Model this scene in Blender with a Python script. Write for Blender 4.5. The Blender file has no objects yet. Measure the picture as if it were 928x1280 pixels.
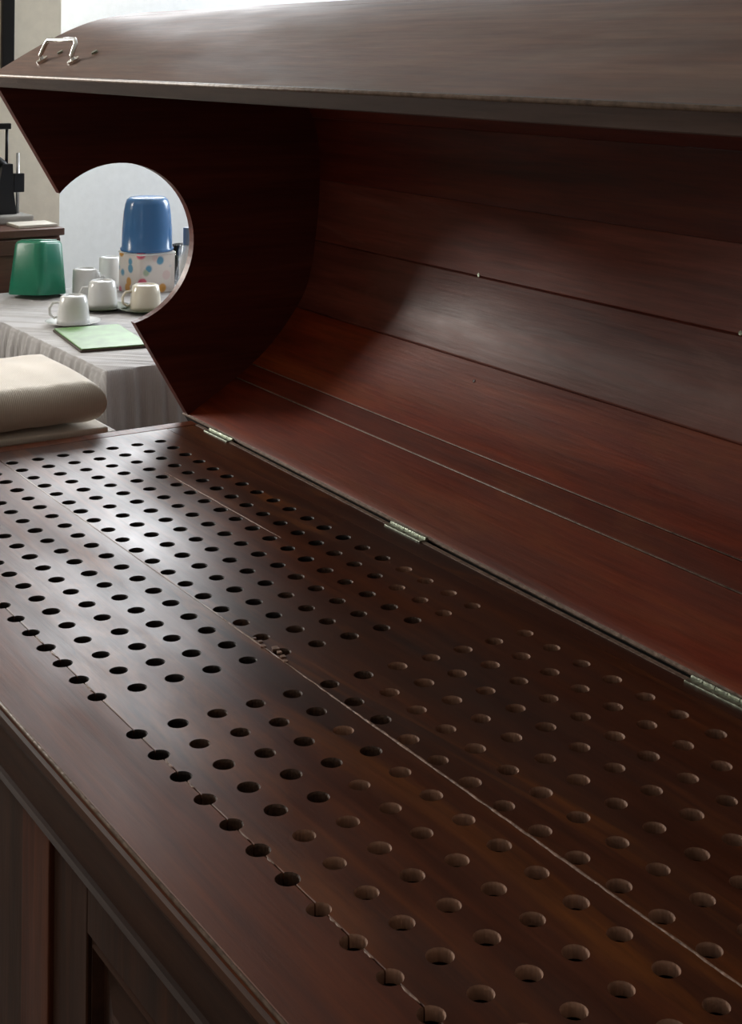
import bpy, bmesh, math, random
from mathutils import Vector, Matrix
random.seed(7)
S = bpy.context.scene
COL = S.collection
ZT = 0.80                       # height of the perforated couch top above the floor

# ------------------------------------------------------------------ camera
cam_d = bpy.data.cameras.new('camera'); cam = bpy.data.objects.new('camera', cam_d); COL.objects.link(cam)
R = Vector((0.84005398, -0.54244245, 0.00809286)); U = Vector((-0.01087046, -0.00191616, 0.99993908)); F = Vector((0.5423939, 0.84009078, 0.00750628))
cam.matrix_world = Matrix(((R.x, U.x, -F.x, -0.67655), (R.y, U.y, -F.y, -1.51707), (R.z, U.z, -F.z, 0.7534 + ZT), (0, 0, 0, 1)))
cam_d.sensor_fit = 'HORIZONTAL'; cam_d.sensor_width = 36; cam_d.lens = 1838.03 * 36 / 928
cam_d.shift_x = 0; cam_d.shift_y = -(640 - 60) / 928
cam_d.clip_start = 0.02; cam_d.clip_end = 100
S.camera = cam

# ------------------------------------------------------------------ world, lights, exposure
w = bpy.data.worlds.new('daylight'); S.world = w; w.use_nodes = True
bg = w.node_tree.nodes['Background']; bg.inputs[0].default_value = (0.92, 0.93, 0.95, 1); bg.inputs[1].default_value = 0.6

def window_light(name, loc, aim, sx, sy, power, col):
    d = bpy.data.lights.new(name, 'AREA'); d.shape = 'RECTANGLE'; d.size = sx; d.size_y = sy; d.energy = power; d.color = col
    o = bpy.data.objects.new(name, d); COL.objects.link(o); o.location = loc
    o.rotation_euler = (Vector(aim) - Vector(loc)).to_track_quat('-Z', 'Y').to_euler(); return o
window_light('daylight_far_window', (-0.75, 3.88, 1.95), (-0.75, 0, 1.95), 0.75, 0.85, 105, (1.0, 0.95, 0.88))
window_light('daylight_recess_window', (2.02, 4.42, 2.38), (2.02, 0, 2.38), 1.35, 1.0, 105, (0.95, 0.97, 1.0))
window_light('daylight_right_window', (3.72, 3.15, 2.05), (0, 3.15, 2.05), 1.2, 1.3, 75, (0.88, 0.94, 1.0))
window_light('daylight_left_window', (-3.22, -0.6, 2.0), (0, -0.6, 2.0), 1.2, 1.1, 3.5, (1.0, 0.9, 0.8))
S.view_settings.view_transform = 'Standard'; S.view_settings.look = 'None'; S.view_settings.gamma = 1
S.view_settings.use_curve_mapping = False; S.view_settings.exposure = 0.0

# ------------------------------------------------------------------ materials
def new_mat(name):
    m = bpy.data.materials.new(name); m.use_nodes = True; nt = m.node_tree
    return m, nt, nt.nodes['Principled BSDF']
def plain(name, c, rough=.5, metal=0., bump=0, bscale=60, var=0.0, spec=.5, trans=0):
    m, nt, p = new_mat(name)
    p.inputs['Base Color'].default_value = (*c, 1); p.inputs['Roughness'].default_value = rough
    p.inputs['Metallic'].default_value = metal; p.inputs['Specular IOR Level'].default_value = spec
    p.inputs['Transmission Weight'].default_value = trans
    tc = nt.nodes.new('ShaderNodeTexCoord')
    if var or bump:
        n = nt.nodes.new('ShaderNodeTexNoise'); n.inputs['Scale'].default_value = bscale; n.inputs['Detail'].default_value = 4
        nt.links.new(tc.outputs['Object'], n.inputs['Vector'])
        if var:
            r = nt.nodes.new('ShaderNodeValToRGB'); nt.links.new(n.outputs['Fac'], r.inputs[0])
            r.color_ramp.elements[0].position = .3; r.color_ramp.elements[1].position = .7
            r.color_ramp.elements[0].color = (*[x * (1 - var) for x in c], 1); r.color_ramp.elements[1].color = (*[min(1, x * (1 + var)) for x in c], 1)
            nt.links.new(r.outputs[0], p.inputs['Base Color'])
        if bump:
            b = nt.nodes.new('ShaderNodeBump'); b.inputs['Strength'].default_value = bump; b.inputs['Distance'].default_value = .004
            nt.links.new(n.outputs['Fac'], b.inputs['Height']); nt.links.new(b.outputs[0], p.inputs['Normal'])
    return m
def ramp(nt, src, stops):
    r = nt.nodes.new('ShaderNodeValToRGB'); nt.links.new(src, r.inputs[0]); e = r.color_ramp.elements
    while len(e) < len(stops): e.new(.5)
    for k, (pos, c) in enumerate(stops): e[k].position = pos; e[k].color = (*c, 1) if len(c) == 3 else c
    return r.outputs[0]
def noise(nt, vec, scale, detail=4, rough=.55, stretch=(1, 1, 1), offs=None, dist=0):
    mp = nt.nodes.new('ShaderNodeMapping'); mp.inputs['Scale'].default_value = stretch; nt.links.new(vec, mp.inputs[0])
    if offs is not None: nt.links.new(offs, mp.inputs['Location'])
    n = nt.nodes.new('ShaderNodeTexNoise'); n.inputs['Scale'].default_value = scale; n.inputs['Detail'].default_value = detail
    n.inputs['Roughness'].default_value = rough; n.inputs['Distortion'].default_value = dist; nt.links.new(mp.outputs[0], n.inputs['Vector'])
    return n.outputs['Fac']
def mixc(nt, fac, a, b, mode='MIX'):
    m = nt.nodes.new('ShaderNodeMix'); m.data_type = 'RGBA'; m.blend_type = mode
    if isinstance(fac, float): m.inputs[0].default_value = fac
    else: nt.links.new(fac, m.inputs[0])
    for i, x in ((6, a), (7, b)):
        if isinstance(x, tuple): m.inputs[i].default_value = (*x, 1)
        else: nt.links.new(x, m.inputs[i])
    return m.outputs[2]
def wood(name, dark, mid, light, axis='Y', rough=(.28, .5), bump=.25, spec=.5, stain=None, stain_amt=.5, worn=None, worn_amt=.5, coat=0.0, streak=1.0):
    """varnished timber: grain stretched along one object axis, broad stains and worn patches of its own"""
    m, nt, p = new_mat(name); tc = nt.nodes.new('ShaderNodeTexCoord'); v = tc.outputs['Object']
    oi = nt.nodes.new('ShaderNodeObjectInfo'); ml = nt.nodes.new('ShaderNodeMath'); ml.operation = 'MULTIPLY'; ml.inputs[1].default_value = 40
    nt.links.new(oi.outputs['Random'], ml.inputs[0]); off = ml.outputs[0]
    k = {'X': (.06, 1, 1), 'Y': (1, .06, 1), 'Z': (1, 1, .06)}[axis]
    k2 = {'X': (.22, 1, 1), 'Y': (1, .22, 1), 'Z': (1, 1, .22)}[axis]
    fine = noise(nt, v, 130, 5, .6, k, off); broad = noise(nt, v, 22, 4, .55, k, off, .6)
    base = ramp(nt, broad, [(.28, dark), (.52, mid), (.75, light)])
    fr = ramp(nt, fine, [(.25, (.55, .5, .5)), (.7, (1.18, 1.12, 1.1))])
    base = mixc(nt, .75 * streak, base, fr, 'MULTIPLY')
    pv = nt.nodes.new('ShaderNodeMapRange'); pv.inputs[3].default_value = .82; pv.inputs[4].default_value = 1.18
    nt.links.new(oi.outputs['Random'], pv.inputs[0])
    cb = nt.nodes.new('ShaderNodeCombineColor')
    for i in range(3): nt.links.new(pv.outputs[0], cb.inputs[i])
    base = mixc(nt, 1.0, base, cb.outputs[0], 'MULTIPLY')
    patch = noise(nt, v, 3.2, 5, .6, k2, None, .4)
    if stain:
        f = ramp(nt, patch, [(.5, (0, 0, 0)), (.68, (stain_amt,) * 3)]); base = mixc(nt, f, base, stain)
    if worn:
        pw = noise(nt, v, 4.6, 6, .68, k2, None, .9)
        f = ramp(nt, pw, [(.54, (0, 0, 0)), (.72, (worn_amt,) * 3)]); base = mixc(nt, f, base, worn)
    nt.links.new(base, p.inputs['Base Color'])
    rr = nt.nodes.new('ShaderNodeMapRange'); rr.inputs[1].default_value = .3; rr.inputs[2].default_value = .7
    rr.inputs[3].default_value = rough[0]; rr.inputs[4].default_value = rough[1]; nt.links.new(noise(nt, v, 9, 5, .65, k2), rr.inputs[0])
    nt.links.new(rr.outputs[0], p.inputs['Roughness'])
    b = nt.nodes.new('ShaderNodeBump'); b.inputs['Strength'].default_value = bump; b.inputs['Distance'].default_value = .002
    nt.links.new(mixc(nt, .4, fine, broad), b.inputs['Height']); nt.links.new(b.outputs[0], p.inputs['Normal'])
    p.inputs['Specular IOR Level'].default_value = spec; p.inputs['Coat Weight'].default_value = coat; p.inputs['Coat Roughness'].default_value = .3
    return m
M = {}
M['bed'] = wood('perforated board mahogany', (.040, .0105, .0045), (.092, .026, .0095), (.165, .050, .012), 'Y', (.36, .54), .22, .42,
                stain=(.040, .026, .021), stain_amt=.7, worn=(.30, .095, .016), worn_amt=.8)
M['rail'] = wood('rail mahogany', (.08, .019, .007), (.155, .038, .011), (.22, .062, .016), 'Y', (.42, .6), .2, .38, worn=(.16, .12, .09), worn_amt=.12)
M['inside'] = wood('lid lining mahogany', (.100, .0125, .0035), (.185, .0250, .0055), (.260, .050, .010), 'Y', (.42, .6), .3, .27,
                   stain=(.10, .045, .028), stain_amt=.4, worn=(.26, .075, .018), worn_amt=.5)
M['inside_lit_worn'] = wood('lit worn lid lining mahogany', (.115, .022, .012), (.200, .046, .027), (.28, .075, .045), 'Y', (.44, .62), .35, .36,
                   stain=(.17, .09, .07), stain_amt=.45, worn=(.30, .15, .115), worn_amt=.5)  # worn film, also made paler to paint in the window-lit band
M['inside_shade'] = wood('shaded upper lid lining mahogany', (.065, .0075, .0035), (.125, .0150, .005), (.18, .030, .009), 'Y', (.42, .6), .3, .3,
                   stain=(.085, .045, .035), stain_amt=.45)  # darker copy of the lining paints in the shade under the raised rim
M['end'] = wood('lid end mahogany', (.06, .012, .010), (.11, .022, .016), (.16, .036, .020), 'X', (.38, .55), .25)
M['outside'] = wood('lid outside timber', (.11, .048, .027), (.165, .078, .046), (.22, .120, .078), 'Y', (.5, .66), .2, .4,
                    stain=(.16, .13, .105), stain_amt=.5, worn=(.2, .15, .12), worn_amt=.35)
M['front'] = wood('cabinet front timber', (.026, .0095, .005), (.050, .019, .009), (.078, .030, .013), 'Y', (.5, .65), .25, .22, worn=(.06, .028, .016), worn_amt=.3)
M['frontv'] = wood('cabinet upright timber', (.026, .0095, .005), (.050, .019, .009), (.078, .030, .013), 'Z', (.5, .65), .25, .22)
M['pilaster'] = wood('reddish upright timber', (.055, .015, .006), (.095, .026, .010), (.135, .040, .014), 'Z', (.5, .65), .25, .25)
M['bare'] = wood('bare wood in drilled holes', (.22, .125, .08), (.32, .19, .13), (.42, .27, .19), 'Z', (.6, .8), .2)
M['bore_dark'] = plain('shaded dark bore', (.012, .006, .004), .6)  # near black stands in for shade inside the far left holes
M['bore_mid'] = plain('half shaded bore', (.075, .038, .022), .6, bump=.3, bscale=200, var=.4)  # in-between tone where the holes are painted half in shade
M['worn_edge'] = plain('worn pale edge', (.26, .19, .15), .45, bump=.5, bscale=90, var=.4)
M['rim'] = wood('rim edge timber', (.05, .03, .025), (.095, .06, .048), (.18, .13, .11), 'Y', (.4, .6), .4)
M['filler'] = plain('pale joint filler', (.30, .19, .14), .6, bump=.6, bscale=120, var=.45)
M['dark_gap'] = plain('dark hinge gap shade', (.006, .006, .006), .8)
M['hinge'] = plain('tarnished brass hinge', (.36, .40, .32), .42, .75, bump=.3, bscale=150, var=.3)
M['chrome'] = plain('bright plated metal', (.82, .82, .8), .18, 1.0)
M['wall'] = plain('beige plaster', (.76, .70, .58), .8, bump=.15, bscale=30, var=.04)
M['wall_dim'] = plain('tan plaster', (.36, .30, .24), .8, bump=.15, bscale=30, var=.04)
M['wall_white'] = plain('white plaster', (.66, .68, .70), .75, bump=.15, bscale=30, var=.03)
M['ceiling'] = plain('ceiling paint', (.66, .65, .62), .85)
M['cabinet_brown'] = wood('brown cupboard timber', (.07, .028, .017), (.12, .05, .03), (.17, .078, .048), 'X', (.35, .5), .2)
M['black'] = plain('black enamelled iron', (.012, .012, .013), .35, .3)
M['steel'] = plain('grey steel', (.42, .42, .42), .35, .9)
M['paper'] = plain('off white paper', (.6, .57, .5), .7)
M['greybook'] = plain('grey cloth cover', (.30, .29, .27), .8)
M['china'] = plain('white glazed china', (.72, .73, .72), .15)
M['cream_china'] = plain('cream glazed china', (.68, .63, .52), .18)
M['green'] = plain('green plastic', (.016, .21, .12), .28, bump=.05, bscale=12, var=.08)
M['blue'] = plain('blue plastic', (.05, .155, .35), .2)
M['mint'] = plain('pale green mat', (.115, .235, .075), .45, var=.25, bscale=22)
M['olive'] = plain('dark green glazed dish', (.07, .09, .045), .3)
M['rimdark'] = plain('dark brown tray edge', (.05, .03, .02), .5)
M['tile_dummy'] = plain('stool paint', (.35, .30, .25), .6)
def fabric(name, c, scale=500, b=.5):
    m, nt, p = new_mat(name); tc = nt.nodes.new('ShaderNodeTexCoord'); v = tc.outputs['Object']
    f = noise(nt, v, 6, 4, .5); base = ramp(nt, f, [(.3, tuple(x * .86 for x in c)), (.7, tuple(min(1, x * 1.08) for x in c))])
    nt.links.new(base, p.inputs['Base Color']); p.inputs['Roughness'].default_value = .9; p.inputs['Sheen Weight'].default_value = .2
    wv = nt.nodes.new('ShaderNodeTexWave'); wv.inputs['Scale'].default_value = scale / 6; wv.inputs['Distortion'].default_value = 1
    nt.links.new(v, wv.inputs['Vector']); bb = nt.nodes.new('ShaderNodeBump'); bb.inputs['Strength'].default_value = b; bb.inputs['Distance'].default_value = .002
    nt.links.new(wv.outputs['Fac'], bb.inputs['Height']); nt.links.new(bb.outputs[0], p.inputs['Normal']); return m
M['cloth'] = fabric('grey table cloth', (.46, .45, .45), 400, .3)
M['pillow'] = fabric('off white cotton', (.80, .73, .63), 500, .18)
def pattern(name):
    m, nt, p = new_mat(name); tc = nt.nodes.new('ShaderNodeTexCoord')
    vo = nt.nodes.new('ShaderNodeTexVoronoi'); vo.inputs['Scale'].default_value = 24; nt.links.new(tc.outputs['Object'], vo.inputs['Vector'])
    msk = ramp(nt, vo.outputs['Distance'], [(.30, (1, 1, 1)), (.42, (0, 0, 0))])
    sep = nt.nodes.new('ShaderNodeSeparateColor'); nt.links.new(vo.outputs['Color'], sep.inputs[0])
    hue = ramp(nt, sep.outputs[0], [(.0, (.10, .28, .42)), (.25, (.62, .30, .06)), (.45, (.62, .10, .16)), (.62, (.66, .52, .5)), (.8, (.35, .42, .3)), (1, (.7, .65, .6))])
    hue.node.color_ramp.interpolation = 'CONSTANT'
    nt.links.new(mixc(nt, msk, (.68, .62, .58), hue), p.inputs['Base Color']); p.inputs['Roughness'].default_value = .3; return m
M['print'] = pattern('printed flower spots')
def glassm():
    m, nt, p = new_mat('clear glass'); p.inputs['Base Color'].default_value = (.93, .96, .98, 1); p.inputs['Roughness'].default_value = .03
    p.inputs['Transmission Weight'].default_value = 1; p.inputs['IOR'].default_value = 1.45; return m
M['glass'] = glassm()
def floor_mat():
    m, nt, p = new_mat('floor tile'); tc = nt.nodes.new('ShaderNodeTexCoord')
    nt.links.new(ramp(nt, noise(nt, tc.outputs['Object'], 8, 5), [(.3, (.09, .07, .055)), (.7, (.14, .115, .09))]), p.inputs['Base Color'])
    p.inputs['Roughness'].default_value = .45; return m
M['floor'] = floor_mat()

# ------------------------------------------------------------------ helpers
def link(name, bm, mat, parent=None, smooth=False, loc=None):
    me = bpy.data.meshes.new(name); bmesh.ops.recalc_face_normals(bm, faces=bm.faces[:]); bm.to_mesh(me); bm.free()
    for mm in (mat if isinstance(mat, (list, tuple)) else [mat]): me.materials.append(mm)
    if smooth:
        for f in me.polygons: f.use_smooth = True
    o = bpy.data.objects.new(name, me); COL.objects.link(o)
    if parent: o.parent = parent
    if loc: o.location = loc
    return o
def sharp(o, deg=35):
    o.data.set_sharp_from_angle(angle=math.radians(deg)); return o
def box(bm, x0, x1, y0, y1, z0, z1, bev=0, seg=2, rot=None):
    r = bmesh.ops.create_cube(bm, size=1); vs = r['verts']
    for v in vs: v.co = Vector(((x0 + x1) / 2 + v.co.x * (x1 - x0), (y0 + y1) / 2 + v.co.y * (y1 - y0), (z0 + z1) / 2 + v.co.z * (z1 - z0)))
    if bev:
        es = list({e for v in vs for e in v.link_edges})
        bmesh.ops.bevel(bm, geom=es, offset=bev, segments=seg, affect='EDGES', profile=.6)
    return bm
def prism(bm, poly, h0, h1, axis='Y'):
    """extrude a closed 2D outline between two heights of one axis"""
    def P(a, b, h): return {'Y': (a, h, b), 'Z': (a, b, h), 'X': (h, a, b)}[axis]
    A = [bm.verts.new(P(a, b, h0)) for a, b in poly]; B = [bm.verts.new(P(a, b, h1)) for a, b in poly]
    n = len(poly)
    for i in range(n): bm.faces.new((A[i], A[(i + 1) % n], B[(i + 1) % n], B[i]))
    bm.faces.new(A); bm.faces.new(B[::-1]); return bm
def lathe(bm, prof, cx=0, cy=0, cz=0, n=28, cap0=True, cap1=True):
    rings = []
    for r, z in prof:
        rings.append([bm.verts.new((cx + r * math.cos(2 * math.pi * k / n), cy + r * math.sin(2 * math.pi * k / n), cz + z)) for k in range(n)])
    for a, b in zip(rings, rings[1:]):
        for k in range(n): bm.faces.new((a[k], a[(k + 1) % n], b[(k + 1) % n], b[k]))
    if cap0: bm.faces.new(rings[0][::-1])
    if cap1: bm.faces.new(rings[-1])
    return bm
def tube(bm, pts, r, n=10, closed=False):
    pts = [Vector(p) for p in pts]; rings = []; N = len(pts); nrm = None
    for i, p in enumerate(pts):
        a = pts[(i - 1) % N] if (i or closed) else p; b = pts[(i + 1) % N] if (i < N - 1 or closed) else p
        t = (b - a).normalized()
        if nrm is None: nrm = t.orthogonal().normalized()
        nrm = (nrm - t * nrm.dot(t)).normalized(); bi = t.cross(nrm)
        rr = r[i] if isinstance(r, (list, tuple)) else r
        rings.append([bm.verts.new(p + rr * (math.cos(2 * math.pi * k / n) * nrm + math.sin(2 * math.pi * k / n) * bi)) for k in range(n)])
    for i in range(N if closed else N - 1):
        a, b = rings[i], rings[(i + 1) % N]
        for k in range(n): bm.faces.new((a[k], a[(k + 1) % n], b[(k + 1) % n], b[k]))
    if not closed: bm.faces.new(rings[0][::-1]); bm.faces.new(rings[-1])
    return bm
def empty(name, loc=(0, 0, 0), rz=0):
    o = bpy.data.objects.new(name, None); COL.objects.link(o); o.location = loc; o.rotation_euler.z = rz; o.empty_display_size = .05; return o
def tag(o, label, cat, group=None):
    o['label'] = label; o['category'] = cat
    if group: o['group'] = group
    return o
def struct(name, bm, mat):
    o = link(name, bm, mat); o['kind'] = 'structure'; return o
NB = bmesh.new

# ------------------------------------------------------------------ the room
XL, XR, YN, YF, YF2, CH = -3.0, 3.5, -3.2, 3.65, 4.2, 3.1
struct('floor', box(NB(), XL - .2, XR + .2, YN - .2, YF2 + .2, -.1, 0), M['floor'])
struct('ceiling', box(NB(), XL - .2, XR + .2, YN - .2, YF2 + .2, CH, CH + .1), M['ceiling'])
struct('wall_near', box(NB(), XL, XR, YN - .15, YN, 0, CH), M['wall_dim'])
def wall_hole(axis, t0, t1, a0, a1, h0, h1, z0, z1):
    """a wall slab with one rectangular window opening (a along the wall)"""
    b = NB()
    for (p, q_, r, s) in ((a0, h0, 0, CH), (h1, a1, 0, CH), (h0, h1, 0, z0), (h0, h1, z1, CH)):
        if axis == 'X': box(b, t0, t1, p, q_, r, s)
        else: box(b, p, q_, t0, t1, r, s)
    return b
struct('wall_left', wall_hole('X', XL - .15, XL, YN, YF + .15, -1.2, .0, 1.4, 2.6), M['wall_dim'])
struct('wall_right', wall_hole('X', XR, XR + .15, YN, YF2 + .15, 2.5, 3.8, 1.3, 2.75), M['wall_white'])
struct('wall_far', wall_hole('Y', YF, YF + .15, XL, 1.30, -1.17, -.33, 1.5, 2.4), M['wall'])
struct('wall_far_recess', wall_hole('Y', YF2, YF2 + .15, 1.15, XR, 1.34, 2.7, 1.87, 2.9), M['wall_white'])
struct('wall_corner', box(NB(), 1.15, 1.30, YF + .15, YF2, 0, CH), M['wall'])
def window(name, axis, t, a0, a1, z0, z1):
    b = NB(); f = .05
    def bb(p, q_, r, s):
        if axis == 'X': box(b, t, t + .05, p, q_, r, s, .004, 1)
        else: box(b, p, q_, t, t + .05, r, s, .004, 1)
    for r in ((a0, a0 + f, z0, z1), (a1 - f, a1, z0, z1), (a0, a1, z0, z0 + f), (a0, a1, z1 - f, z1), ((a0 + a1) / 2 - .015, (a0 + a1) / 2 + .015, z0, z1)): bb(*r)
    return struct(name, b, M['wall_white'])
window('window_1', 'Y', YF + .05, -1.17, -.33, 1.5, 2.4)
window('window_4', 'Y', YF2 + .05, 1.34, 2.7, 1.87, 2.9)
window('window_2', 'X', XR + .05, 2.5, 3.8, 1.3, 2.75)
window('window_3', 'X', XL - .1, -1.2, 0, 1.4, 2.6)

# ------------------------------------------------------------------ the steam cabinet
cab = empty('steam_cabinet', (0.3, 0.2, 0)); tag(cab, 'long dark red mahogany steam bath cabinet with perforated couch and raised barrel lid', 'cabinet')
CO = Vector((-.3, -.2, 0))
def part(name, bm, mat, parent=None, smooth=False, shift=True):
    o = link(name, bm, mat, cab if parent is None else parent, smooth)
    if parent is None and shift: o.location = CO
    return o
Y0, Y1 = -.95, 1.25
PY = 0.05664
def bx(X0, X1, Y0_, Y1_, Z0, Z1, bev=0, seg=2): return box(NB(), X0, X1, Y0_, Y1_, ZT + Z0, ZT + Z1, bev, seg)
# joints of the boards (rail, three perforated boards, hinge rail)
HX = lambda Y: .651 + .0262 * Y - .011
holes = []
for i in range(12):
    for j in range(-20, 15):
        if j == -1: continue
        holes.append((i * .05 + random.uniform(-.0008, .0008), -j * PY + random.uniform(-.0009, .0009), random.uniform(.0103, .0113)))
def cutter_for(x0, x1):
    b = NB()
    rnd = random.Random(11)
    for x, y, r in holes:
        if x0 - .015 < x < x1 + .015:
            nf = len(b.faces); lathe(b, [(r * .97, -.035), (r, -.0030), (r * 1.03, -.0015), (r * 1.16, .0008), (r * 1.16, .003)], x, y, ZT, 18)
            sc = -y / PY + x / .05 * .9 + rnd.uniform(-1.3, 1.3); mi = 1 if sc > 5.5 else (3 if sc > 1.5 else 2)  # tone by grid position paints the light: pale near right, dark far left
            b.faces.ensure_lookup_table()
            for f in b.faces[nf:]: f.material_index = mi
    return b
def board(name, poly, x0, x1, mat, th=.0115):
    b = NB(); prism(b, poly, ZT - th, ZT, 'Z')
    es = [e for e in b.edges if abs(e.verts[0].co.z - ZT) < 1e-5 and abs(e.verts[1].co.z - ZT) < 1e-5]
    bmesh.ops.bevel(b, geom=es, offset=.0007, segments=1, affect='EDGES')
    o = part(name, b, [mat, M['bare'], M['bore_dark'], M['bore_mid']])
    c = link('cutter', cutter_for(x0, x1), [mat, M['bare'], M['bore_dark'], M['bore_mid']])
    c.location = CO + cab.location                      # same place as the board
    bpy.context.view_layer.update()
    md = o.modifiers.new('drill', 'BOOLEAN'); md.operation = 'DIFFERENCE'; md.solver = 'EXACT'; md.object = c
    md.material_mode = 'INDEX'
    dg = bpy.context.evaluated_depsgraph_get(); dg.update()
    me = bpy.data.meshes.new_from_object(o.evaluated_get(dg)); o.modifiers.clear(); o.data = me
    bpy.data.objects.remove(c); return o
g = .0006
for (xa, xb) in ((0.002, .2360 - g), (.2360 + g, .602)):
    board('perforated_board', [(xa, Y0 + .06), (xb, Y0 + .06), (xb, Y1 - .035), (xa, Y1 - .035)], xa, xb, M['bed'])
board('front_rail', [(-.100, Y0), (.0008, Y0), (.0008, Y1), (-.100, Y1)], -.1, .001, M['rail'], .0115)
part('hinge_rail', prism(NB(), [(.603, Y0 + .06), (HX(Y0), Y0 + .06), (HX(Y1), Y1 - .035), (.603, Y1 - .035)], ZT - .03, ZT - .0005, 'Z'), M['bed'])
part('end_rail', bx(.0015, HX(Y1) , Y1 - .0342, Y1, -.03, .0005, .002), M['rail'])
part('end_rail', bx(.0015, HX(Y0), Y0, Y0 + .0595, -.03, 0, .002), M['rail'])
# pale filler worked into parts of the joints
def filler(x, ya, yb, wd, seed):
    rnd = random.Random(seed); b = NB(); n = max(4, int(abs(yb - ya) / .012)); L = []
    for k in range(n + 1):
        y = ya + (yb - ya) * k / n; t = min(1, 4 * min(k, n - k) / n + .15); hw = wd * t * rnd.uniform(.6, 1.1); xo = x + rnd.uniform(-.0005, .0005)
        L.append((b.verts.new((xo - hw, y, ZT + .0001)), b.verts.new((xo - hw * .4, y, ZT + .0009)), b.verts.new((xo + hw * .4, y, ZT + .0009)), b.verts.new((xo + hw, y, ZT + .0001))))
    for a, c in zip(L, L[1:]):
        for q_ in range(3): b.faces.new((a[q_], a[q_ + 1], c[q_ + 1], c[q_]))
        b.faces.new((a[3], a[0], c[0], c[3]))
    b.faces.new(L[0]); b.faces.new(L[-1][::-1])
    return part('joint_filler', b, M['filler'])
filler(.2360, .10, -.86, .0020, 1); filler(.2360, .26, .125, .0013, 2); filler(.4655, .93, .50, .0013, 3); 
rnd = random.Random(4)
for j in (-6, -5, -3, 1, 2, 4, 5, 7, 8, 9): filler(.001, -j * PY - .015, -(j + 1) * PY + .015 + .006 * (j % 3), .0016, j + 20)
b = NB()
for k in range(7):      # broken splinters where the middle joint has chipped
    y = .17 - k * .014; x = .242 + rnd.uniform(-.006, .006); s = rnd.uniform(.003, .006)
    prism(b, [(x - s, y - s * .6), (x + s * .7, y - s), (x + s, y + s * .7), (x - s * .4, y + s)], ZT - .001, ZT + .0012, 'Z')
part('chipped_splinters', b, M['filler'])
# front: nosing, frieze, ledge, uprights and framed doors
part('nosing', tube(NB(), [(-.1005, Y0, ZT - .0028), (-.1005, Y1, ZT - .0028)], .0021, 10), M['worn_edge'], smooth=True)
part('nosing_moulding', prism(NB(), [(-.099, ZT - .0245), (-.099, ZT - .010), (-.104, ZT - .012), (-.106, ZT - .018), (-.103, ZT - .0245)], Y0, Y1, 'Y'), M['front'])
part('frieze', bx(-.096, -.070, Y0, Y1, -.082, -.0245), M['front'])
part('ledge_moulding', prism(NB(), [(-.072, ZT - .094), (-.072, ZT - .080), (-.101, ZT - .080), (-.104, ZT - .084), (-.098, ZT - .090), (-.092, ZT - .094)], Y0, Y1, 'Y'), M['front'])
bays = [(-.95, -.865), (-.58, -.495) ,(.015, .10), (.61, .695), (1.165, 1.25)]
for a, c in bays: part('upright', bx(-.095, -.062, a, c, -.70, -.094, .002), M['pilaster'])
part('plinth', bx(-.102, -.05, Y0, Y1, -.80, -.70, .003), M['front'])
for (a, c) in ((.1015, .6085), (-.4935, .0135), (-.8635, -.5815), (.6965, 1.1635)):
    zt, zb = -.096, -.698; s = .095
    d = NB()
    for q_ in ((a, a + s, zb, zt), (c - s, c, zb, zt), (a + s, c - s, zt - .055, zt), (a + s, c - s, zb, zb + .07)):
        box(d, -.090, -.066, q_[0], q_[1], ZT + q_[2], ZT + q_[3], .0015, 1)
    door = part('door', d, M['frontv'])
    p = NB(); ya, yc, za, zc = a + s, c - s, ZT + zb + .07, ZT + zt - .055
    def ring(m, x): return [p.verts.new(v) for v in ((x, ya + m, za + m), (x, yc - m, za + m), (x, yc - m, zc - m), (x, ya + m, zc - m))]
    rr = [ring(0, -.072), ring(.004, -.086), ring(.010, -.088), ring(.016, -.077), ring(.022, -.077), ring(.055, -.084), ring(.058, -.086)]
    for r1, r2 in zip(rr, rr[1:]):
        for k in range(4): p.faces.new((r1[k], r1[(k + 1) % 4], r2[(k + 1) % 4], r2[k]))
    p.faces.new(rr[-1])
    link('panel', p, M['front'], door)
    k = NB(); tube(k, [(-.090, c - .03, ZT - .38), (-.100, c - .03, ZT - .38), (-.106, c - .03, ZT - .38), (-.114, c - .03, ZT - .38), (-.118, c - .03, ZT - .38)], [.005, .005, .011, .012, .005], 12)
    link('knob', k, M['hinge'], door, True)
# carcass: floor, back, ends
part('carcass_bottom', bx(-.06, .62, Y0 + .03, Y1 - .03, -.62, -.60), M['front'])
part('back_panel', bx(.60, .622, Y0 + .06, Y1 - .03, -.80, -.031), M['front'])
part('end_wall', bx(-.060, .60, Y1 - .025, Y1 - .002, -.80, -.031), M['front'])
part('end_wall', bx(-.060, .60, Y0 + .002, Y0 + .025, -.80, -.031), M['front'])

# ---- the barrel lid, swung open on the rear rail
LO = Vector((.685, 1.29, ZT + .002))
u = Vector((-.5121, .8589)); nn = Vector((.8589, .5121)); CL = .8045
def sd(s, d): v = u * s + nn * d; return (v.x, v.y)
half = [(0, 0), (.000, .12), (.006, .20), (.020, .262), (.056, .350), (.098, .400), (.150, .443), (.22, .495), (.291, .537), (.345, .562), (.4022, .572)]
ctrl = half + [(CL - s, d) for s, d in half[-2::-1]]
def catmull(P, n=10):
    out = []
    for k in range(len(P) - 1):
        p0, p1, p2, p3 = P[max(k - 1, 0)], P[k], P[k + 1], P[min(k + 2, len(P) - 1)]
        for q_ in range(n):
            t = q_ / n
            out.append(tuple(.5 * (2 * p1[c] + (p2[c] - p0[c]) * t + (2 * p0[c] - 5 * p1[c] + 4 * p2[c] - p3[c]) * t * t + (-p0[c] + 3 * p1[c] - 3 * p2[c] + p3[c]) * t ** 3) for c in (0, 1)))
    return out + [P[-1]]
inner = [Vector(sd(*p)) for p in catmull(ctrl)]
acc = [0]
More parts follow.
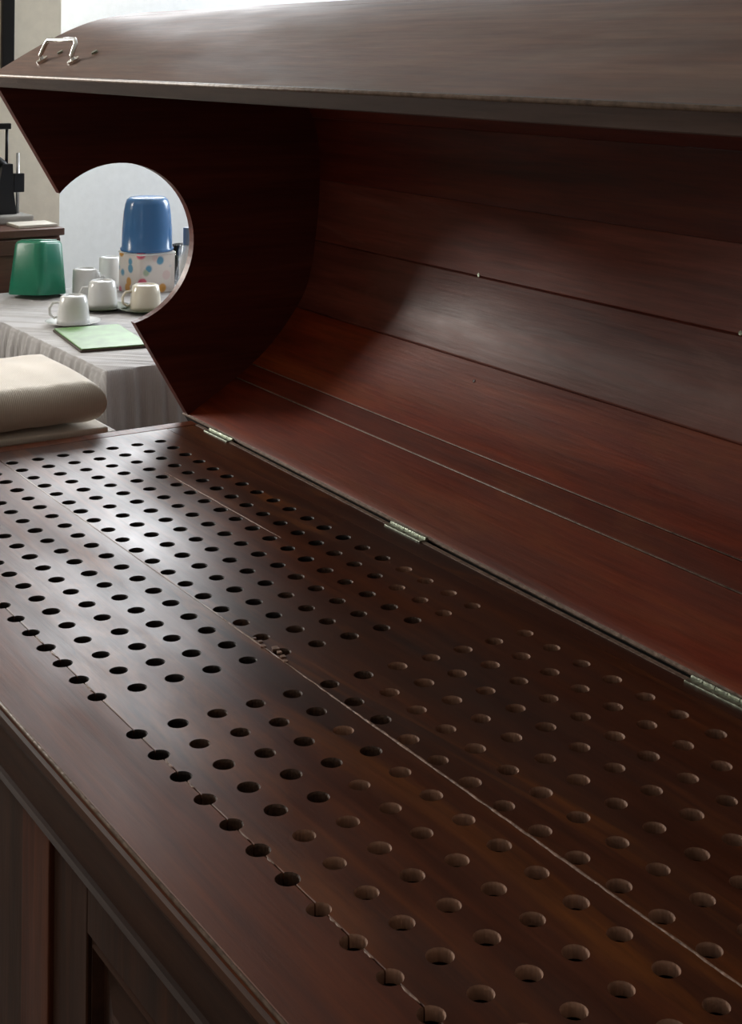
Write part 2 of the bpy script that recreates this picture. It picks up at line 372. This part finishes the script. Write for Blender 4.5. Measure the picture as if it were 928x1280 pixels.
for a, c in zip(inner, inner[1:]): acc.append(acc[-1] + (c - a).length)
TOT = acc[-1]
def at(s):
    s = min(max(s, 0), TOT); k = 0
    while k < len(acc) - 2 and acc[k + 1] < s: k += 1
    t = (s - acc[k]) / (acc[k + 1] - acc[k]); p = inner[k].lerp(inner[k + 1], t)
    a, c = inner[max(k - 3, 0)], inner[min(k + 4, len(inner) - 1)]; tg = (c - a).normalized()
    nrm = Vector((tg.y, -tg.x))                     # outward
    if nrm.dot(p - Vector(sd(CL / 2, .2))) < 0: nrm = -nrm
    return p, nrm
lid_root = empty('lid_pivot')                       # replaced below by the lid mesh itself
bpy.data.objects.remove(lid_root)
YN_, YE_ = -2.16, .024                              # local y of near and far ends of the lid
tt = .024
# the lid mesh proper: the nosing board along the raised rim, with its rounded edge
pB, nB = at(TOT); pA, nA = at(0)
def rimpoly(p, n_, extra):
    q0 = p - nn * .0 ; q1 = p + n_ * tt
    return [tuple(q0 + nn * .002), tuple(q0 - nn * .001), tuple(q0 - nn * .003 + n_ * .003), tuple(q1 - nn * .003 + n_ * extra - n_ * .003), tuple(q1 - nn * .001 + n_ * extra), tuple(q1 + nn * .004 + n_ * extra), tuple(q1 + nn * .006 + n_ * .0005), tuple(q1 + nn * .002)]
rb = prism(NB(), rimpoly(pB, nB, .004), YN_, YE_, 'Y')
lid = link('lid', rb, M['rim'], cab); th = -math.radians(1.5)
lid.location = LO - cab.location; lid.rotation_euler.z = th
def lpart(name, bm, mat, smooth=False): return link(name, bm, mat, lid, smooth)
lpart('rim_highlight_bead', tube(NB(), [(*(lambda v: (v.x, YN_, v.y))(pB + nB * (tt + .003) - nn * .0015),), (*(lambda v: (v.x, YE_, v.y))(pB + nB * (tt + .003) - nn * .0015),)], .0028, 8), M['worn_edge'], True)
# hinge-side edge strip, with its pale worn arris
lpart('hinge_edge', prism(NB(), [tuple(pA + nn * .002), tuple(pA - nn * .003), tuple(pA - nn * .003 + nA * .0032), tuple(pA + nn * .002 + nA * .0032)], YN_, YE_, 'Y'), M['worn_edge'])
lpart('hinge_edge_shade', prism(NB(), [tuple(pA + nn * .002 + nA * .0034), tuple(pA - nn * .0005 + nA * .0034), tuple(pA - nn * .0005 + nA * tt), tuple(pA + nn * .002 + nA * tt)], YN_, YE_, 'Y'), M['dark_gap'])  # rest of the lid edge blackened to paint the shade of the gap
joints = [0.002, .131, .176, .335, .487, .62, .76, .90, 1.03, 1.16, 1.29, TOT - .002]
joints = [j for j in joints if j < TOT - .06] + [TOT - .002]
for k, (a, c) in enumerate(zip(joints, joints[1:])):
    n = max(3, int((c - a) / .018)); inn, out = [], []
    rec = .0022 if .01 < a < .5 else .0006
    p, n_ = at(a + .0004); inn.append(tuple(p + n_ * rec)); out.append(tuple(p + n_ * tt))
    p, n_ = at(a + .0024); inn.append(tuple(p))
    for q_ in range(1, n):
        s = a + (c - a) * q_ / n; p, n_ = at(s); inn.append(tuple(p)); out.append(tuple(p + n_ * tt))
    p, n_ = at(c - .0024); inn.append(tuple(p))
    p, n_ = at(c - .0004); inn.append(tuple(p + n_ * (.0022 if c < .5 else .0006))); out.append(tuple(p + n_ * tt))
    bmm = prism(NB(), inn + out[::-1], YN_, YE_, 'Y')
    o = lpart('stave', bmm, [M['inside'] if c < .34 else M['inside_lit_worn'] if c < .63 else M['inside_shade'], M['outside']], False)
    for f in o.data.polygons:
        cc = f.center; best = min(inner, key=lambda v: (v - Vector((cc.x, cc.z))).length)
        if (best - Vector((cc.x, cc.z))).length > tt * .8: f.material_index = 1
        if abs(f.normal.y) < .5: f.use_smooth = True
    sharp(o, 30)
for js, rr_ in ((.131, .0013), (.176, .0010)):
    p, n_ = at(js); lpart('worn_joint_line', tube(NB(), [(p.x + n_.x * .0006, YN_ + .03, p.y + n_.y * .0006), (p.x + n_.x * .0006, -.002, p.y + n_.y * .0006)], rr_, 6), M['worn_edge'], True)
# end panels, the far one with the neck opening cut in its free edge
def end_panel(y0, y1, notch):
    pts = [at(TOT * k / 90)[0] for k in range(91)]
    pts = [tuple(p) for p in pts]
    if notch:
        cx_, cz_, r_ = .527 - .685, .367, .1675
        C0 = Vector((cx_, cz_)); A = Vector(pts[-1]); B_ = Vector(pts[0]); d = (B_ - A).normalized()
        f = A - C0; bq = f.dot(d); disc = math.sqrt(bq * bq - (f.dot(f) - r_ * r_)); t0, t1 = -bq - disc, -bq + disc
        P0, P1 = A + d * t0, A + d * t1
        a0 = math.atan2(P0.y - cz_, P0.x - cx_); a1 = math.atan2(P1.y - cz_, P1.x - cx_)
        while a1 > a0: a1 -= 2 * math.pi
        # walk clockwise through the top and +x side
        arc = [(cx_ + r_ * math.cos(a0 + (a1 - a0) * k / 40), cz_ + r_ * math.sin(a0 + (a1 - a0) * k / 40)) for k in range(41)]
        pts = pts + arc
    from mathutils.geometry import tessellate_polygon
    tris = tessellate_polygon([[Vector((a, c, 0)) for a, c in pts]]); b = NB()
    A_ = [b.verts.new((a, y0, c)) for a, c in pts]; B2 = [b.verts.new((a, y1, c)) for a, c in pts]; n = len(pts)
    for t in tris: b.faces.new([A_[k] for k in t]); b.faces.new([B2[k] for k in reversed(t)])
    for k in range(n): b.faces.new((A_[k], A_[(k + 1) % n], B2[(k + 1) % n], B2[k]))
    return lpart('end_panel', b, M['end'])
end_panel(0.0, .022, True); end_panel(YN_ + .002, YN_ + .024, False)
# bail handle on the outside near the far end
def outp(s_, d_, y): v = u * s_ + nn * d_; return Vector((v.x, y, v.y))
hb = NB(); y_a, y_b = -.155, -.325; S0 = CL + tt + .001
pth = [outp(S0 + .004, .058, y_a), outp(S0 + .012, .060, y_a), outp(S0 + .026, .078, y_a - .004), outp(S0 + .031, .084, y_a - .014), outp(S0 + .031, .084, y_b + .014), outp(S0 + .026, .078, y_b + .004), outp(S0 + .012, .060, y_b), outp(S0 + .004, .058, y_b)]
tube(hb, pth, .0042, 10); lpart('handle', hb, M['chrome'], True)
for yy in (y_a, y_b):
    fb = NB(); v = outp(S0, .058, yy)
    q0 = u.to_3d(); 
    tube(fb, [outp(S0 - .001, .058, yy), outp(S0 + .005, .058, yy)], .012, 14); lpart('handle_foot', fb, M['chrome'])
for yy in (y_a - .02, y_b - .03):
    nb = NB(); tube(nb, [outp(S0 - .001, .090, yy), outp(S0 + .003, .090, yy)], .006, 10); lpart('screw', nb, M['hinge'])
for yy in (-.62, -1.28):      # dowel plugs / nail heads in the lining
    p, n_ = at(.49); nb = NB(); tube(nb, [(p.x + n_.x * .002, yy, p.y + n_.y * .002), (p.x - n_.x * .001, yy, p.y - n_.y * .001)], .0035, 8); lpart('nail', nb, M['hinge'])
p, n_ = at(.30); nb = NB(); tube(nb, [(p.x + n_.x * .002, -.70, p.y + n_.y * .002), (p.x - n_.x * .001, -.70, p.y - n_.y * .001)], .003, 8); lpart('nail', nb, M['chrome'])
# rail arris beside the hinge gap, and three butt hinges
part('rail_arris', prism(NB(), [(HX(Y0) - .007, Y0 + .06), (HX(Y0), Y0 + .06), (HX(Y1), Y1 - .035), (HX(Y1) - .007, Y1 - .035)], ZT - .002, ZT + .0004, 'Z'), M['worn_edge'])
part('gap_shade', prism(NB(), [(HX(Y0) + .0005, Y0 + .06), (HX(Y0) + .035, Y0 + .06), (HX(Y1) + .035, Y1 - .035), (HX(Y1) + .0005, Y1 - .035)], ZT - .03, ZT - .012, 'Z'), M['dark_gap'])  # black strip stands in for the shade down in the hinge gap
for yc in (.42, -.27, 1.11):
    hb = NB(); x = HX(yc)
    box(hb, x - .012, x + .003, yc - .05, yc + .05, ZT - .001, ZT + .0018, .0006, 1)
    for k in range(5): tube(hb, [(x + .0025, yc - .05 + k * .02 + .0006, ZT + .002), (x + .0025, yc - .03 + k * .02 - .0006, ZT + .002)], .0034, 10)
    for dy in (-.033, 0, .033): tube(hb, [(x - .008, yc + dy, ZT + .001), (x - .008, yc + dy, ZT + .0024)], .0032, 8)
    part('hinge', hb, M['hinge'])

# ------------------------------------------------------------------ pillow and the stool that carries it
st = empty('stool', (.16, 1.50, 0)); tag(st, 'low plain stool carrying the folded pillow beyond the perforated couch', 'stool')
link('seat', box(NB(), -.33, .37, -.20, .22, ZT - .045, ZT - .012, .005), M['tile_dummy'], st)
for sx in (-.27, .27):
    for sy in (-.17, .19): link('leg', box(NB(), sx - .02, sx + .02, sy - .02, sy + .02, 0, ZT - .046, .003), M['tile_dummy'], st)
def pillow_mesh(hx, hy, hz, seed):
    b = NB(); n = 60; rnd = random.Random(seed); ph = [rnd.uniform(0, 6) for _ in range(6)]
    top = {}
    def zz(x, y):
        ex, ey = abs(x), abs(y)
        t = min((1 - ex) * hx / .045, (1 - ey) * hy / .045); e = 1 if t >= 1 else math.sqrt(max(0, 1 - (1 - max(t, 0)) ** 2))
        return e * (1 + .05 * math.sin(5 * x + ph[0]) * math.cos(4 * y + ph[1]))
    for s in (1, -1):
        for i in range(n + 1):
            for j in range(n + 1):
                x, y = -1 + 2 * i / n, -1 + 2 * j / n
                x = math.sin(x * math.pi / 2) ; y = math.sin(y * math.pi / 2)
                if s < 0 and (i in (0, n) or j in (0, n)): top[i, j, s] = top[i, j, 1]; continue
                rx = 1 - .02 * y * y; ry = 1 - .03 * x * x
                z = zz(x, y) * hz * (1.0 if s > 0 else -1.0) + .0008 * math.sin(30 * x + 3 * y) * zz(x, y)
                top[i, j, s] = b.verts.new((x * hx * rx, y * hy * ry, z))
        for i in range(n):
            for j in range(n):
                q_ = [top[i, j, s], top[i + 1, j, s], top[i + 1, j + 1, s], top[i, j + 1, s]]
                try: b.faces.new(q_ if s > 0 else q_[::-1])
                except ValueError: pass
    return b
pw = link('pillow', pillow_mesh(.37, .195, .043, 3), M['pillow'], None, True, (.145, 1.485, ZT + .0515)); pw.rotation_euler.z = -.04
tag(pw, 'flat off white cotton pillow lying past the far end of the perforated couch', 'pillow')
# welt / folded under-layer
sh = link('folded_sheet', box(NB(), -.366, .366, -.19, .190, -.0085, .0060, .0055, 3), M['pillow'], None, True, (.145, 1.485, ZT - .0030)); sh.rotation_euler.z = -.04
tag(sh, 'thin folded off white sheet directly under the pillow', 'sheet')

# ------------------------------------------------------------------ table, cloth and tableware
TX0, TX1, TY0, TY1 = .715, 1.75, 1.80, 3.05
tb = empty('table', ((TX0 + TX1) / 2, (TY0 + TY1) / 2, 0)); tag(tb, 'small table hidden under the grey cloth behind the cabinet', 'table')
hxw, hyw = (TX1 - TX0) / 2, (TY1 - TY0) / 2
link('tabletop', box(NB(), -hxw + .012, hxw - .012, -hyw + .012, hyw - .012, ZT - .035, ZT - .006, .003), M['cabinet_brown'], tb)
for sx in (-1, 1):
    for sy in (-1, 1): link('leg', box(NB(), sx * (hxw - .08) - .025, sx * (hxw - .08) + .025, sy * (hyw - .08) - .025, sy * (hyw - .08) + .025, 0, ZT - .036, .003), M['cabinet_brown'], tb)
b = NB(); ring0 = []
NPT = 900
def perim(k):
    per = 2 * (TX1 - TX0) + 2 * (TY1 - TY0); s = per * k / NPT
    for (ax, ay, dx, dy, L) in ((TX0, TY0, 1, 0, TX1 - TX0), (TX1, TY0, 0, 1, TY1 - TY0), (TX1, TY1, -1, 0, TX1 - TX0), (TX0, TY1, 0, -1, TY1 - TY0)):
        if s <= L: return ax + dx * s, ay + dy * s, (dy, -dx), s, L
        s -= L
    return TX0, TY0, (0, -1), 0, 1
hang = [(0, 0.0), (.004, .003), (.012, .006), (.05, .014), (.12, .02), (.22, .028), (.33, .034), (.345, .034)]
rings = []
for h, o_ in hang:
    rg = []
    for k in range(NPT):
        x, y, nv, s, L = perim(k); ph = k / NPT * 2 * math.pi
        fold = (math.sin(ph * 34) * .35 + math.sin(ph * 77 + 1) * .3 + math.sin(ph * 131 + 2) * .3) * o_ * .7
        cxn = (x - (TX0 + TX1) / 2) / hxw; cyn = (y - (TY0 + TY1) / 2) / hyw
        cor = min(s, L - s); cf = math.exp(-(cor / .05) ** 2) * o_ * 1.2
        vx, vy = nv; q_ = Vector((vx, vy)); dg_ = Vector((cxn, cyn)).normalized()
        off = q_ * (o_ + fold) + dg_ * cf
        rg.append(b.verts.new((x + off.x, y + off.y, ZT - .0005 - h + (.004 * math.sin(ph * 23) if h > .3 else 0))))
    rings.append(rg)
for a, c in zip(rings, rings[1:]):
    for k in range(NPT): b.faces.new((a[k], a[(k + 1) % NPT], c[(k + 1) % NPT], c[k]))
b.faces.new(rings[0])
cl = link('tablecloth', b, M['cloth'], None, True); tag(cl, 'grey ribbed cloth draped over the table with the crockery', 'tablecloth'); sharp(cl, 50)
md = cl.modifiers.new('thick', 'SOLIDIFY'); md.thickness = .0012; md.offset = -1
TZ = ZT

def place(o, x, y, z=0, rz=0): o.location = (x, y, TZ + z); o.rotation_euler.z = rz; return o
def cup(x, y, mat, h, r0, r1, label, inverted=True, rz=0, z=0, handle=True, group=None):
    """mouth radius r0, foot radius r1; inverted cups stand on their mouth"""
    t = empty('cup'); place(t, x, y, z, rz)
    pr = [(r1 * .7, .004), (r1 * .72, 0), (r1 * .8, 0), (r1, .004), (r1 + (r0 - r1) * .5, h * .35), (r0 * .985, h * .8), (r0, h), (r0 - .003, h - .001), (r0 * .93, h * .75), (r1 + (r0 - r1) * .4 - .003, h * .35), (r1 * .7, .009)]
    if inverted: pr = [(r, h - zz_) for r, zz_ in pr]
    link('bowl', lathe(NB(), pr, n=32), mat, t, True)
    if handle:
        pts = [(r0 * .86, 0, h * .76), (r0 * 1.15, 0, h * .82), (r0 * 1.42, 0, h * .70), (r0 * 1.45, 0, h * .48), (r0 * 1.25, 0, h * .28), (r0 * .84, 0, h * .26)]
        if inverted: pts = [(a, b_, h - c) for a, b_, c in pts]
        link('handle', tube(NB(), pts, .0042, 8), mat, t, True)
    tag(t, label, 'cup', group); return t
def saucer(x, y, r, mat, label, z=0, cat='saucer', name='saucer'):
    pr = [(r * .5, 0), (r * .55, 0), (r * .6, .003), (r * .95, .011), (r, .013), (r * .97, .0135), (r * .6, .006), (r * .45, .0045)]
    o = link(name, lathe(NB(), pr, n=40), mat, None, True); place(o, x, y, z); tag(o, label, cat); return o
cdir = math.radians(-147)        # towards the camera's left
saucer(.868, 2.405, .078, M['china'], 'white saucer at the near left of the table, under the front cup')
cup(.868, 2.405, M['china'], .078, .046, .036, 'white upturned cup on a white saucer, nearest the table edge', rz=math.radians(150), z=.0065)
saucer(1.035, 2.60, .082, M['olive'], 'dark green saucer under the second white cup from the left front')
cup(1.035, 2.60, M['china'], .082, .046, .038, 'white upturned cup on a dark green saucer, right behind the front cup', rz=math.radians(150), z=.0065)
saucer(1.130, 2.50, .078, M['olive'], 'dark green saucer under the cream cup by the patterned tin')
cup(1.130, 2.50, M['cream_china'], .076, .047, .039, 'cream upturned cup with its handle to the left, in front of the patterned tin', rz=math.radians(165), z=.0065)
cup(1.085, 2.86, M['china'], .088, .040, .038, 'plain white tumbler shaped cup beside the green container', handle=False)
cup(1.225, 2.993, M['china'], .100, .036, .035, 'tall white cup standing left of the patterned tin', handle=False)
cup(1.13, 2.93, M['china'], .066, .036, .032, 'small white cup at the back between two taller white cups', rz=math.radians(0))
# mat
mt = empty('mat'); place(mt, .858, 2.17, 0, math.radians(-8))
link('mat_top', box(NB(), -.095, .085, -.155, .155, .006, .0095, .0015), M['mint'], mt)
link('base', box(NB(), -.098, .088, -.158, .158, 0, .0058, .002), M['rimdark'], mt)
tag(mt, 'pale green rectangular tray with a dark edge at the near corner of the table', 'tray')
# green container: squarish tapered pot, upside down and leaning
def squircle(r, k=4.5, n=40): 
    return [(r * math.copysign(abs(math.cos(2 * math.pi * q / n)) ** (2 / k), math.cos(2 * math.pi * q / n)), r * math.copysign(abs(math.sin(2 * math.pi * q / n)) ** (2 / k), math.sin(2 * math.pi * q / n))) for q in range(n)]
def loft(bm, secs, cap0=True, cap1=True):
    rg = [[bm.verts.new((x, y, z)) for x, y in squircle(r, k)] for r, z, k in secs]; n = len(rg[0])
    for a, c in zip(rg, rg[1:]):
        for q_ in range(n): bm.faces.new((a[q_], a[(q_ + 1) % n], c[(q_ + 1) % n], c[q_]))
    if cap0: bm.faces.new(rg[0][::-1])
    if cap1: bm.faces.new(rg[-1])
    return bm
gp = empty('container'); place(gp, .955, 2.93, .0075, math.radians(32))
gb = link('pot', loft(NB(), [(.062, .008, 5), (.070, .0, 5), (.0715, .004, 5), (.0695, .03, 5), (.0585, .156, 5), (.0545, .163, 5), (.050, .166, 5)]), M['green'], gp, True); sharp(gb, 45)
link('foot_ring', loft(NB(), [(.046, .1665, 5), (.045, .170, 5)]), M['green'], gp, True)
gp.rotation_euler = (math.radians(-3), math.radians(5), math.radians(30))
tag(gp, 'squarish green plastic container upturned and leaning at the left of the table', 'container')
# patterned tin with a blue tumbler cover
tn = empty('tin'); place(tn, 1.297, 2.864, 0, math.radians(8))
o = link('body', loft(NB(), [(.068, .0, 9), (.0695, .003, 9), (.0695, .128, 9), (.067, .131, 9)]), M['print'], tn, True); sharp(o, 40)
link('rim', loft(NB(), [(.0705, .1232, 9), (.0712, .1245, 9), (.0712, .1275, 9), (.0705, .129, 9)]), M['china'], tn, True)
tag(tn, 'white square tin printed with coloured spots, under the blue jug', 'tin')
jg = empty('jug'); place(jg, 1.297, 2.864, .1312, 0)
link('body', lathe(NB(), [(.080, .003), (.0835, 0), (.0845, .003), (.0835, .010), (.0815, .012), (.080, .07), (.0755, .125), (.071, .150), (.066, .164), (.056, .1715), (.040, .1735)], n=40), M['blue'], jg, True)
link('rim', lathe(NB(), [(.0838, .0), (.0862, .002), (.0862, .008), (.0838, .010)], n=40, cap0=False, cap1=False), M['blue'], jg, True)
tag(jg, 'blue plastic jug turned upside down on the patterned tin', 'jug')
gl = link('glass', lathe(NB(), [(.030, 0), (.036, .001), (.040, .13), (.0385, .1305), (.0335, .006), (.02, .005)], n=32), M['glass'], None, True)
place(gl, 1.465, 2.945); tag(gl, 'clear glass tumbler between the patterned tin and the neck opening edge', 'glass')
bt = empty('bottle'); place(bt, 1.42, 2.82)
link('body', lathe(NB(), [(.022, 0), (.027, .002), (.027, .10), (.012, .13), (.012, .145)], n=28), M['china'], bt, True)
link('cap', lathe(NB(), [(.014, .146), (.0145, .148), (.0145, .200), (.013, .202)], n=24), plain('slate cap', (.13, .18, .26), .4), bt, True)
tag(bt, 'small white bottle with a slate blue cap, at the right edge of the neck opening', 'bottle')

# ------------------------------------------------------------------ brown cupboard with its things, at the wall
CX0, CX1, CY0, CY1, CZ = .10, 1.125, 3.14, 3.60, .985
cb = empty('cupboard', ((CX0 + CX1) / 2, (CY0 + CY1) / 2, 0)); tag(cb, 'brown wooden cupboard against the beige wall behind the table', 'cupboard')
hx, hy = (CX1 - CX0) / 2, (CY1 - CY0) / 2
link('body', box(NB(), -hx + .01, hx - .01, -hy + .02, hy, 0.0, CZ - .026, .002), M['cabinet_brown'], cb)
link('top', box(NB(), -hx, hx, -hy, hy, CZ - .025, CZ, .004), M['cabinet_brown'], cb)
for (a, c) in ((-hx + .015, -.004), (.004, hx - .015)):
    d = NB(); f = .05; zb, zt = .08, CZ - .032
    for q_ in ((a, a + f, zb, zt), (c - f, c, zb, zt), (a + f, c - f, zt - f, zt), (a + f, c - f, zb, zb + f)): box(d, q_[0], q_[1], -hy, -hy + .019, q_[2], q_[3], .002, 1)
    dr = link('door', d, M['cabinet_brown'], cb)
    link('panel', box(NB(), a + f, c - f, -hy + .009, -hy + .019, zb + f, zt - f, .001, 1), M['cabinet_brown'], dr)
    link('knob', tube(NB(), [((c - .02) if a < 0 else (a + .02), -hy, .55), ((c - .02) if a < 0 else (a + .02), -hy - .02, .55)], [.006, .012], 12), M['hinge'], dr, True)
def slab(name, x0, x1, y0, y1, z0, z1, mat, label, cat, rz=0):
    o = link(name, box(NB(), -(x1 - x0) / 2, (x1 - x0) / 2, -(y1 - y0) / 2, (y1 - y0) / 2, 0, z1 - z0, .002), mat, None, False, ((x0 + x1) / 2, (y0 + y1) / 2, z0)); o.rotation_euler.z = rz
    return tag(o, label, cat)
slab('book', .98, 1.115, 3.18, 3.30, CZ, CZ + .010, M['paper'], 'thin off white booklet at the right end of the cupboard top', 'book')
# black iron machine with an arm
mc = empty('machine', (.925, 3.40, CZ)); tag(mc, 'old black iron machine with an upright, arched arm and steel rod on the cupboard', 'machine')
link('base', box(NB(), -.16, .155, -.09, .09, 0, .028, .006), M['greybook'], mc)
link('column', prism(NB(), [(.04, .028), (.115, .028), (.105, .10), (.10, .20), (.065, .20), (.055, .14), (.0, .085)], -.03, .03, 'Y'), M['black'], mc)
arc = [(.095 - .0, 0, .15)] + [(-.01 + .095 * math.cos(a), 0, .17 + .055 * math.sin(a)) for a in [math.radians(k) for k in range(0, 181, 15)]] + [(-.105, 0, .08)]
link('arm', tube(NB(), arc, .017, 10), M['black'], mc, True)
link('cross_bar', box(NB(), -.16, .10, -.012, .012, .318, .338, .003), M['black'], mc)
link('rod', tube(NB(), [(.088, 0, .19), (.088, 0, .335)], .0055, 8), M['black'], mc, True)
link('guide_rod', tube(NB(), [(.128, .0, .026), (.128, .0, .235)], .006, 8), M['steel'], mc, True)
link('bracket', box(NB(), .112, .150, -.008, .012, .10, .165, .003), M['black'], mc)
# wall trunking
wc = link('wall_bar', box(NB(), 1.072, 1.117, YF - .022, YF, ZT + .64, CH - .3, .003), M['black']); tag(wc, 'narrow black vertical bar fixed on the beige wall at top left', 'bar')
